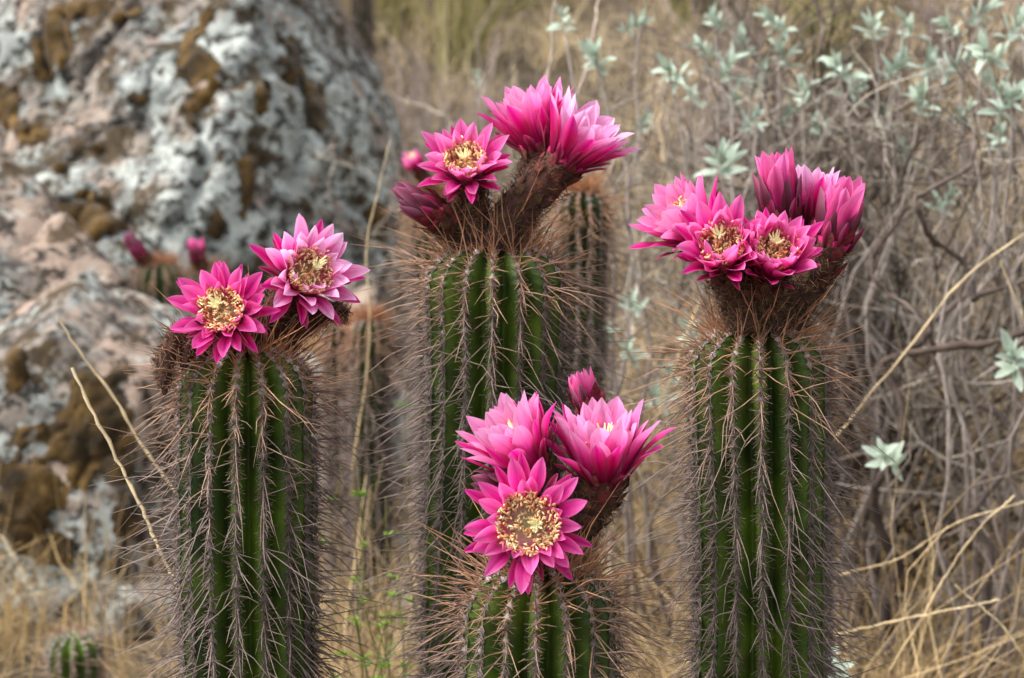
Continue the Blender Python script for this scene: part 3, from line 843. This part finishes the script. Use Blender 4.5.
# --- right cactus ----------------------------------------------------------
dR = 1.84
rr, br = make_cactus(760, 326, dR, 'straight ribbed cactus bearing a tight crown of six pink flowers on woolly brown tubes', 0.0585, 16, 4, dome=.62)
flower(rr, br, px(745, 326, dR + .0), px(697, 232, dR + .01), dirv(-.66, .68, .30), 0.0500, .46, 13, rm=.0150, tr0=.016, pale=.5, label='side-on pink flower leaning outward')
flower(rr, br, px(750, 330, dR - .02), px(722, 254, dR - .055), dirv(-.10, .52, .85), 0.0430, .40, 14, rm=.0165, tr0=.017, pale=.3, stigma_off=(-.1, .3), label='cup-shaped pink flower with red and cream stamens')
flower(rr, br, px(766, 330, dR - .02), px(772, 262, dR - .055), dirv(.10, .58, .80), 0.0440, .34, 15, rm=.0160, tr0=.017, pale=.3, stigma_off=(0, .3), label='cup-shaped pink flower pressed against its neighbour')
flower(rr, br, px(770, 328, dR + .02), px(781, 216, dR + .02), dirv(-.10, .98, .1), 0.0580, .12, 16, rm=.0150, tr0=.016, pale=.4, stam=0, whorls=HALF, label='tall half open pink bud standing upright')
flower(rr, br, px(778, 328, dR + .05), px(808, 214, dR + .05), dirv(.10, .97, -.05), 0.0470, .36, 17, rm=.0170, tr0=.016, pale=.8, label='pale pink flower behind the upright buds')
flower(rr, br, px(782, 330, dR + .0), px(832, 238, dR - .005), dirv(.24, .96, .12), 0.0520, .06, 18, rm=.0165, tr0=.017, pale=.35, stam=0, whorls=HALF, label='half open striped bud leaning outward on a woolly tube')

# --- background cacti --------------------------------------------------------
def back_cactus(ax, ay, d, wpx, label, seed, nrib=12, **kw):
    r = wpx / 2 * d / FPX
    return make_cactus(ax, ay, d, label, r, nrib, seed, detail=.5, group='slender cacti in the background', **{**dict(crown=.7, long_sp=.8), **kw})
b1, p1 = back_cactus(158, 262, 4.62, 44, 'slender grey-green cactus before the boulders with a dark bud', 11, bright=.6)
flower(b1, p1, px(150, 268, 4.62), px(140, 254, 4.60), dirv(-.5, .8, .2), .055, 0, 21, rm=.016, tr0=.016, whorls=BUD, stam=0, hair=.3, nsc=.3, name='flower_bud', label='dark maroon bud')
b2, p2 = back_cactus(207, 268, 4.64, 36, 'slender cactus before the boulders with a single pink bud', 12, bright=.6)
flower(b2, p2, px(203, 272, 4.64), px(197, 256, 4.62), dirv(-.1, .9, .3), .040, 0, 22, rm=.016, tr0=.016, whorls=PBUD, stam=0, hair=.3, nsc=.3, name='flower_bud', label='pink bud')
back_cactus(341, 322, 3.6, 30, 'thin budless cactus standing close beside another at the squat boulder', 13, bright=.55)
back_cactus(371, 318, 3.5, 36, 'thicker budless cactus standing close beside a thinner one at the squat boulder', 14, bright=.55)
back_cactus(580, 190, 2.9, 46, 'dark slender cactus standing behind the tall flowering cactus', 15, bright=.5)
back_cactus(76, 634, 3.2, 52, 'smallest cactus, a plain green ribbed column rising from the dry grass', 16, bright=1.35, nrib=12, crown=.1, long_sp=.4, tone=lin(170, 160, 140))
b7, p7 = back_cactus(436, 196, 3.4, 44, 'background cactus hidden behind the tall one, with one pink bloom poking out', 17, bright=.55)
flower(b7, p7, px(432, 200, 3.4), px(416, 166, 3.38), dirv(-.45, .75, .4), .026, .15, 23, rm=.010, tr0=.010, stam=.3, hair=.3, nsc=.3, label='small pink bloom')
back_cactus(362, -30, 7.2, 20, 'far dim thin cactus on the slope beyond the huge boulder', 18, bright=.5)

# ------------------------------------------------------------------ silver-leaved shrubs
def leaf_mesh(L, W, curl, seed):
    ns, nw = 7, 3
    s = np.linspace(0, 1, ns); u = np.array([-1, 0, 1.0])
    w = W * np.sin(np.clip(s * .93 + .05, 0, 1) * math.pi) ** .8
    x = L * s
    z = -curl * L * s ** 2
    V = np.stack([np.broadcast_to(x[:, None], (ns, nw)), w[:, None] * u[None] * .5, z[:, None] + .22 * w[:, None] * np.abs(u[None])], -1).reshape(-1, 3)
    ii = np.arange(ns * nw).reshape(ns, nw)
    Q = np.stack([ii[:-1, :-1], ii[1:, :-1], ii[1:, 1:], ii[:-1, 1:]], -1).reshape(-1, 4)
    c = mixc(lin(142, 158, 138), lin(176, 190, 174), s)
    C = np.repeat(c[:, None], nw, 1) * (1 + .10 * np.abs(u))[None, :, None]
    o = build('leaf', V, Q, C=C.reshape(-1, 3), mat=M_LEAF)
    me = o.data
    bpy.data.objects.remove(o)
    return me
LEAVES = [leaf_mesh(.036, .0125, .15, 1), leaf_mesh(.032, .0115, .4, 2), leaf_mesh(.040, .013, -.1, 3), leaf_mesh(.026, .011, .05, 4)]

def wig(cv, amp, seed):
    n = fbm(cv * 9 + seed, 2, seed)
    m = fbm(cv * 9 + seed + 50, 2, seed + 1)
    t = np.sin(np.linspace(0, 1, len(cv)) * math.pi)[:, None]
    return cv + np.stack([n, m, 0 * n], -1) * amp * t

def silver_shrub(label, bxpx, d, targets, seed, twigs=10):
    rng = np.random.default_rng(2000 + seed)
    g0 = px(bxpx, 600, d)
    y0 = d * math.cos(PITCH) + .1
    base = np.array([g0[0], y0, float(terrain_h(g0[0], y0)) - .02])
    root = empty('silver_leaf_shrub', base)
    tag(root, label, 'shrub', 'silver-leaved shrubs behind the cacti')
    for (tx, ty, dd, sc) in targets:
        tp = px(tx, ty, d + dd)
        st = base + np.array([rng.normal(0, .05), rng.normal(0, .05), 0])
        h = tp[2] - st[2]
        p1_ = st + np.array([rng.normal(0, .08), rng.normal(0, .08), h * .4])
        p2_ = tp + np.array([(st[0] - tp[0]) * .25 + rng.normal(0, .05), rng.normal(0, .05), -h * .28])
        cv = wig(bez(st, p1_, p2_, tp, 12), .06, seed)
        cv[-1] = tp
        rad = np.linspace(.0048, .0016, 12)
        bag = Bag()
        bag.add(*strands(cv[None], rad[None], 5, mixc(lin(92, 80, 74), lin(150, 140, 132), np.linspace(0, 1, 12))[None]))
        for q in range(4):        # bare side twigs
            k = rng.integers(3, 11)
            dr = unit(np.array([rng.normal(0, 1), rng.normal(0, .7), .8 + rng.random()]))
            ln = rng.uniform(.08, .22)
            e = cv[k] + dr * ln
            tw = wig(bez(cv[k], cv[k] + dr * ln * .4, e + [0, 0, -.02], e, 6), .03, seed + q)
            bag.add(*strands(tw[None], np.linspace(.0018, .0007, 6)[None], 3, mixc(lin(110, 98, 92), lin(150, 138, 128), rng.random())))
        br_ = bag.build('branch', M_TWIG, root, off=base)
        ax = unit(unit(cv[-1] - cv[-3]) + np.array([rng.normal(0, .7), rng.normal(-.5, .3), 0]))
        nl = int(rng.integers(11, 16))
        for i in range(nl):
            a = i * 2.4 + rng.random()
            lift = (1.35, 1.05, .7, .35)[min(3, i * 4 // nl)] + rng.normal(0, .12)
            fr = frame(ax)
            dl = fr @ np.array([math.cos(a) * math.sin(lift), math.sin(a) * math.sin(lift), math.cos(lift)])
            z_ = unit(ax - dl * (ax @ dl))
            y_ = np.cross(z_, dl)
            Mx = Matrix(((dl[0], y_[0], z_[0]), (dl[1], y_[1], z_[1]), (dl[2], y_[2], z_[2])))
            lf = bpy.data.objects.new('leaf', LEAVES[int(rng.integers(0, 4))])
            COL.objects.link(lf); lf.parent = br_
            pos = tp - base - ax * .034 * (1 - i / nl)
            sc_ = sc * rng.uniform(.75, 1.15)
            lf.matrix_local = Matrix.Translation(Vector(pos)) @ Mx.to_4x4() @ Matrix.Scale(sc_, 4)
    return root

silver_shrub('airy silver-leaved shrub whose thin stems rise just behind the tall flowering cactus', 612, 3.25,
    [(594, 54, 0, 1.0), (562, 12, 0, .8), (640, 22, .2, .9), (645, 118, .2, .6), (600, 322, -.2, .7), (630, 300, -.1, .8), (625, 348, -.2, .7), (566, 215, -.1, .8), (562, 240, -.1, .8), (475, 72, .5, .45), (655, 395, .1, .8)], 1)
silver_shrub('bushy silver-leaved shrub standing behind the crown of six flowers', 750, 3.15,
    [(668, 68, 0, .9), (700, 46, .2, 1.0), (730, 62, .1, 1.1), (756, 116, 0, .8), (722, 158, -.1, 1.1), (780, 48, .2, 1.0), (802, 86, .1, .9), (742, 40, .3, 1.0), (690, 90, .3, .7), (770, 18, .2, .9), (712, 15, .3, .8), (760, 75, .4, 1.0), (735, 95, .4, .9), (788, 110, .3, .8), (690, 330, -.1, .9), (668, 370, 0, .8)], 2)
silver_shrub('silver-leaved shrub with spreading rosettes between the bushy shrub and the outermost one', 885, 3.1,
    [(836, 62, .1, 1.0), (900, 62, 0, 1.1), (920, 96, .1, 1.0), (872, 22, .2, .9), (945, 22, .1, .9), (885, 456, -.35, .95), (950, 196, 0, .8), (882, 290, .3, .6), (828, 664, -.5, 1.0), (815, 120, .4, .7), (905, 20, .3, .8), (880, 110, .3, .9), (858, 85, .4, .9), (930, 60, .3, .9), (905, 150, .4, .8)], 3)
silver_shrub('outermost silver-leaved shrub growing tallest above the tangled straw', 1010, 2.95,
    [(985, 48, 0, 1.2), (1012, 96, -.1, 1.2), (1014, 356, -.2, 1.0), (1000, 130, .1, .8), (985, 10, .2, 1.0), (970, 105, .1, .8), (1020, 20, .1, 1.0), (962, 60, .2, .9), (990, 80, .2, 1.0)], 4)

# ------------------------------------------------------------------ dead brush
def twig_tree(base, n, height, spread, rng, rad0, cA, cB, levels=2, kids=5, sides=3):
    bag = Bag()
    par = []
    for i in range(n):
        a = rng.random() * 6.28
        tp = base + np.array([math.cos(a) * spread * rng.random() ** .6, math.sin(a) * spread * rng.random() ** .6, height * rng.uniform(.6, 1.1)])
        s0 = base + np.array([rng.normal(0, .03), rng.normal(0, .03), -.02])
        cv = wig(bez(s0, s0 + [rng.normal(0, .06), rng.normal(0, .06), height * .35], tp - [rng.normal(0, .08), rng.normal(0, .08), height * .25], tp, 8), .12 * height, int(rng.integers(0, 9999)))
        par.append((cv, rad0 * rng.uniform(.6, 1.2)))
    allc = list(par)
    for lv in range(levels):
        nxt = []
        for (cv, r) in par:
            for q in range(kids):
                k = int(rng.integers(2, 7))
                ln = height * rng.uniform(.12, .34) * (.7 ** lv)
                dr = unit(unit(cv[k + 1] - cv[k]) * .7 + rng.normal(0, .75, 3))
                e = cv[k] + dr * ln
                c2_ = wig(bez(cv[k], cv[k] + dr * ln * .35, e + rng.normal(0, .12, 3) * ln, e, 8), .25 * ln, int(rng.integers(0, 9999)))
                nxt.append((c2_, max(r * .5, .0006)))
        allc += nxt; par = nxt
    P = np.array([c for c, r in allc]); R0 = np.array([r for c, r in allc])
    Rr_ = R0[:, None] * np.linspace(1, .35, 8)[None]
    cc = mixc(cA, cB, rng.random(len(P)))
    bag.add(*strands(P, Rr_, sides, cc))
    return bag

GREYT = (lin(72, 64, 58), lin(196, 186, 172)); TANT = (lin(140, 118, 92), lin(206, 182, 148)); DARKT = (lin(44, 37, 33), lin(92, 78, 68))
dead = [(640, 3.7, 0.95, .30, TANT, 'tan leafless bush with fine twigs behind the gap between the cacti'),
        (715, 3.55, 1.0, .32, GREYT, 'grey leafless bush with upright twigs behind the crown of six flowers'),
        (800, 3.75, 1.05, .34, DARKT, 'dark leafless bush among the silver-leaved shrubs'),
        (868, 3.45, 1.0, .34, DARKT, 'dense dark leafless bush beside the straight cactus'),
        (930, 3.6, 1.1, .36, DARKT, 'dark leafless bush behind the long slanting straw'),
        (1000, 3.4, 1.0, .34, GREYT, 'pale grey leafless bush under the outermost silver shrub'),
        (1050, 3.8, 1.1, .4, TANT, 'tan leafless bush beyond the outermost silver shrub'),
        (560, 4.6, .9, .35, GREYT, 'small grey leafless bush up the slope behind the tall cactus'),
        (760, 4.6, 1.0, .45, DARKT, 'dark leafless bush up the slope behind the bushy shrub'),
        (905, 4.9, 1.1, .5, GREYT, 'broad grey leafless bush up the slope behind the tangled straw')]
for i, (bx, d, h, sp, (cA, cB), lab) in enumerate(dead):
    rng = np.random.default_rng(3000 + i)
    g0 = px(bx, 500, d); b = np.array([g0[0], g0[1], float(terrain_h(g0[0], g0[1]))])
    o = twig_tree(b, 14, h, sp, rng, .0045, cA, cB, 2, 6).build('dead_bush', M_TWIG, off=b, loc=b)
    tag(o, lab, 'bush', 'leafless bushes on the slope')
# dark forked dead branch on the right
def stick(name, pts_px, r0, r1, colA, colB, label, cat, group=None, sides=6, wigg=.012, seed=0, extra=()):
    bag = Bag()
    allp = [pts_px] + list(extra)
    b = None
    for j, pl in enumerate(allp):
        pts = np.array([px(*q) for q in pl])
        t = np.linspace(0, 1, len(pts)); tt = np.linspace(0, 1, 40)
        cv = np.stack([np.interp(tt, t, pts[:, c]) for c in range(3)], -1)
        for _ in range(8): cv[1:-1] = (cv[:-2] + 2 * cv[1:-1] + cv[2:]) / 4
        cv = wig(cv, wigg, seed + j)
        cv[1:-1] += np.random.default_rng(seed + j).normal(0, r0 * .22, (38, 3))
        if b is None: b = cv[0].copy()
        f = 1 if j == 0 else .75
        bag.add(*strands(cv[None], (np.linspace(r0 * f, r1 * f, 40) * (1 + .28 * np.random.default_rng(seed + 7 + j).normal(0, .6, 40)).clip(.6, 1.5))[None], sides, (mixc(colA, colB, np.linspace(0, 1, 40)) * np.random.default_rng(seed + j).uniform(.75, 1.15, (40, 1)))[None]))
    o = bag.build(name, M_TWIG if cat in ('branch',) else M_GRASS, off=b, loc=b)
    return tag(o, label, cat, group)
gd = lambda x, d: None
stick('dead_branch', [(884, 640, 3.1), (892, 520, 3.05), (886, 440, 3.0), (896, 362, 3.0), (935, 350, 2.98), (1000, 338, 2.95), (1060, 320, 2.9)], .0075, .0045, lin(56, 46, 42), lin(92, 78, 70),
      'dark forked dead branch bending sideways behind the straight cactus', 'branch', wigg=.05, seed=3, extra=[[(896, 362, 3.0), (912, 320, 3.05), (880, 270, 3.1), (905, 210, 3.15)], [(886, 440, 3.0), (850, 400, 3.05), (838, 340, 3.1)]])
stick('dead_branch', [(600, 660, 3.3), (612, 500, 3.3), (598, 330, 3.3), (560, 160, 3.3), (548, 60, 3.3), (556, 0, 3.3)], .004, .0025, lin(150, 132, 116), lin(176, 160, 146),
      'pale thin bare stem curving up behind the tall cactus', 'branch', wigg=.06, seed=5, extra=[[(598, 330, 3.3), (630, 170, 3.3), (600, 40, 3.35), (610, -20, 3.4)]])
stick('dead_branch', [(868, 650, 3.4), (850, 420, 3.4), (870, 200, 3.4), (830, 60, 3.4), (815, -20, 3.4)], .0065, .003, lin(76, 64, 58), lin(118, 104, 94),
      'dark crooked bare stem rising among the silver shrubs', 'branch', wigg=.12, seed=8, extra=[[(870, 200, 3.4), (905, 120, 3.4), (890, 20, 3.4)], [(850, 420, 3.4), (780, 240, 3.4), (790, 120, 3.4)]])
stick('dead_branch', [(985, 640, 3.0), (1000, 460, 3.0), (975, 300, 3.0), (1000, 160, 3.0), (960, 60, 3.0)], .007, .003, lin(70, 60, 56), lin(120, 106, 98),
      'dark crooked bare stem rising beside the outermost silver shrub', 'branch', wigg=.12, seed=9, extra=[[(975, 300, 3.0), (930, 200, 3.0), (940, 120, 3.0)]])

# ------------------------------------------------------------------ straw stalks one can pick out
S1, S2 = lin(196, 172, 130), lin(224, 204, 166)
stalks = [([(190, 613, 1.90), (172, 575, 1.92), (145, 520, 1.94), (116, 460, 1.96), (72, 368, 1.98)], .0025, 'thick pale straw stalk leaning against the left flowering cactus'.replace('left ', '')),
          ([(215, 560, 2.35), (168, 482, 2.35), (118, 408, 2.35), (58, 318, 2.35)], .0022, 'thinner straw stalk slanting above the thick pale one before the pointed boulder'),
          ([(780, 500, 2.7), (850, 425, 2.7), (905, 355, 2.7), (965, 275, 2.7), (1040, 222, 2.7)], .0018, 'long straw stalk slanting up over the dark forked branch'),
          ([(815, 640, 2.6), (900, 618, 2.6), (1000, 600, 2.6)], .0018, 'straw stalk lying nearly level over the tangled grass'),
          ([(890, 670, 2.6), (940, 590, 2.6), (985, 520, 2.6), (1015, 495, 2.6)], .0019, 'straw stalk slanting up across the tangled grass'),
          ([(1040, 680, 2.5), (1000, 620, 2.5), (955, 585, 2.5)], .0018, 'short straw stalk pointing down from the tangled grass'),
          ([(640, 480, 3.0), (660, 400, 3.0), (700, 300, 3.0)], .0024, 'faint straw stalk rising between the front and straight cacti'),
          ([(352, 470, 3.2), (372, 330, 3.2), (362, 250, 3.2), (390, 140, 3.2)], .0016, 'thin straw stalk crossing the two small budless cacti'),
          ([(840, 575, 2.7), (900, 560, 2.7), (960, 520, 2.7), (1030, 500, 2.7)], .0015, 'arching straw stalk above the level one in the tangled grass')]
for i, (pts, r, lab) in enumerate(stalks):
    stick('straw_stalk', pts, r, r * .6, S1, S2, lab, 'straw', 'loose straw stalks', sides=5, wigg=.006, seed=20 + i)

# ------------------------------------------------------------------ leafy green herbs
def herb(bxpx, d, h, n, label, seed):
    rng = np.random.default_rng(4000 + seed)
    g0 = px(bxpx, 600, d); b = np.array([g0[0], g0[1], float(terrain_h(g0[0], g0[1]))])
    root = empty('green_herb', b); tag(root, label, 'herb', 'leafy green herbs behind the cacti')
    for i in range(n):
        tp = b + np.array([rng.normal(0, .055), rng.normal(0, .06), h * rng.uniform(.6, 1.05)])
        cv = wig(bez(b, b + [rng.normal(0, .03), rng.normal(0, .03), h * .3], tp - [rng.normal(0, .03), 0, h * .2], tp, 10), .03, seed + i)
        o = Bag(); o.add(*strands(cv[None], np.linspace(.0016, .0008, 10)[None], 4, lin(128, 124, 78)))
        st = o.build('stem', M_HERB, root, off=b)
        for j in range(32):
            t = rng.uniform(.42, 1)
            k = min(int(t * 9), 8)
            a = rng.random() * 6.28
            dl = unit(np.array([math.cos(a), math.sin(a), rng.uniform(.1, .8)]))
            z_ = unit(np.array([0, 0, 1.]) - dl * dl[2]); y_ = np.cross(z_, dl)
            Mx = Matrix(((dl[0], y_[0], z_[0]), (dl[1], y_[1], z_[1]), (dl[2], y_[2], z_[2])))
            lf = bpy.data.objects.new('leaf', HERBL[int(rng.integers(0, 2))]); COL.objects.link(lf); lf.parent = st
            lf.matrix_local = Matrix.Translation(Vector(cv[k] - b)) @ Mx.to_4x4() @ Matrix.Scale(rng.uniform(.4, .8), 4)
def herb_leaf(L, W):
    V = np.array([[0, 0, 0], [L * .35, W * .45, .002], [L * .35, -W * .45, .002], [L * .4, 0, 0], [L * .75, W * .35, .001], [L * .75, -W * .35, .001], [L, 0, -.002]])
    T = [[0, 3, 1], [0, 2, 3], [1, 3, 4], [3, 2, 5], [3, 6, 4], [3, 5, 6]]
    o = build('leaf', V, tris=T, C=np.repeat(lin(112, 142, 50)[None], 7, 0), mat=M_HERB); me = o.data; bpy.data.objects.remove(o); return me
HERBL = [herb_leaf(.020, .012), herb_leaf(.016, .011)]
herb(352, 2.45, .62, 6, 'bright green leafy herb beside the flowering cactus with a withered bloom', 1)
herb(402, 2.5, .70, 7, 'tallest bright green leafy herb between two flowering cacti', 2)
herb(374, 2.35, .52, 5, 'low bright green herb under the taller ones', 3)
herb(332, 2.6, .66, 4, 'sparse green herb half behind the flowering cactus with a withered bloom', 4)

# ------------------------------------------------------------------ grass, litter and far brush (uncountable)
def grass(n_tuft, per, xr, yr, Lr, seed, rad, cA, cB, lean=.55, yp=1.0, keep=None, sides=2):
    rng = np.random.default_rng(seed)
    tx = rng.uniform(*xr, n_tuft); ty = yr[0] + (yr[1] - yr[0]) * rng.random(n_tuft) ** yp
    if keep is not None:
        k = keep(tx, ty); tx, ty = tx[k], ty[k]
    n_tuft = len(tx)
    N = n_tuft * per
    tuft = np.repeat(np.arange(n_tuft), per)
    x = tx[tuft] + rng.normal(0, .05, N); y = ty[tuft] + rng.normal(0, .05, N)
    z = terrain_h(x, y) - .01
    az = rng.random(N) * 6.28
    size = rng.uniform(.6, 1.3, n_tuft)[tuft]
    Ln = rng.uniform(*Lr, N) * size
    le = np.abs(rng.normal(lean, .35, N))
    K = 6
    t = np.linspace(0, 1, K)
    out = np.stack([np.cos(az), np.sin(az), 0 * az], -1)
    ang = le[:, None] * (0.35 + 1.5 * t[None] ** 1.3)
    dx = np.cumsum(np.sin(ang), 1) / K * Ln[:, None]; dz = np.cumsum(np.cos(ang), 1) / K * Ln[:, None]
    dx -= dx[:, :1]; dz -= dz[:, :1]
    P = np.stack([x, y, z], -1)[:, None] + out[:, None] * dx[..., None] + np.array([0, 0, 1.])[None, None] * dz[..., None]
    P = P + (rng.normal(0, .012, (N, K, 3)) * np.linspace(0, 1, K)[None, :, None]) * Ln[:, None, None] * 2
    tc_ = np.clip(.5 + 1.0 * vnoise(np.stack([tx * 1.3, ty * 1.0, 0 * tx], -1), seed) + rng.normal(0, .2, n_tuft), 0, 1)[tuft]
    c = mixc(cA, cB, np.clip(tc_ * .6 + rng.random(N) * .5, 0, 1)) * rng.uniform(.75, 1.2, (N, 1))
    Rr_ = rad * rng.uniform(.6, 1.4, (N, 1)) * np.linspace(1, .3, K)[None]
    return strands(P, Rr_, sides, c)

bg_ = Bag()
T1, T2 = lin(138, 112, 78), lin(220, 194, 148)
# between and behind the cacti
bg_.add(*grass(330, 24, (-1.3, 2.0), (2.85, 5.2), (.16, .42), 61, .0014, T1, T2, .6, keep=lambda x, y: ~((x < -.42) & (y < 4.3) & (np.sin(x * 91 + y * 57) < .55))))
bg_.add(*grass(330, 26, (0.25, 2.2), (2.8, 4.6), (.25, .62), 62, .0015, lin(120, 94, 66), lin(222, 196, 150), .95))
bg_.add(*grass(20, 26, (-1.25, -.60), (3.3, 4.05), (.14, .36), 63, .0014, lin(170, 140, 92), lin(226, 200, 150), .35))
bg_.add(*grass(900, 22, (-4, 4.5), (5.2, 9.5), (.16, .42), 64, .0024, lin(150, 130, 100), lin(224, 204, 166), .6))
bg_.add(*grass(46, 26, (-.36, .02), (2.55, 3.3), (.2, .52), 68, .0012, T1, T2, .4))
bg_.add(*grass(40, 26, (.02, .55), (2.6, 3.4), (.2, .5), 69, .0012, T1, T2, .5))
bg_.add(*grass(34, 14, (.36, .85), (2.6, 3.1), (.35, .8), 70, .0013, T1, T2, 1.0))
o = bg_.build('dry_grass', M_GRASS); tag(o, 'tangled straw-coloured dry grass covering the slope', 'grass', kind='stuff')
bg2 = Bag()
bg2.add(*grass(2000, 18, (-9, 9), (9, 26), (.2, .5), 65, .005, lin(140, 122, 96), lin(226, 206, 168), .6, 1.5))
bg2.add(*grass(160, 60, (-6, 6), (8, 24), (.4, 1.0), 66, .007, lin(110, 108, 66), lin(160, 152, 102), .4, 1.4))
bg2.add(*grass(260, 60, (-7, 7), (6.8, 24), (.5, 1.1), 67, .005, lin(104, 92, 88), lin(170, 154, 144), .45, 1.5))
o = bg2.build('far_brush', M_GRASS); tag(o, 'blurred tan and grey brush on the far slope', 'brush', kind='stuff')
# fallen litter
rng = np.random.default_rng(77)
N = 9000
x = rng.uniform(-1.5, 2.2, N); y = rng.uniform(2.6, 5.4, N); z = terrain_h(x, y) + rng.uniform(0, .03, N)
a = rng.random(N) * 6.28; l = rng.uniform(.03, .16, N)
d_ = np.stack([np.cos(a), np.sin(a), rng.normal(0, .12, N)], -1)
p0 = np.stack([x, y, z], -1)
P = np.stack([p0, p0 + d_ * l[:, None] * .5 + rng.normal(0, .006, (N, 3)), p0 + d_ * l[:, None]], 1)
bl_ = Bag(); bl_.add(*strands(P, np.array([[.0016, .0014, .0007]]), 3, mixc(lin(96, 82, 70), lin(200, 174, 132), rng.random(N))))
o = bl_.build('plant_litter', M_GRASS); tag(o, 'fallen twigs and straw bits littering the soil', 'litter', kind='stuff')
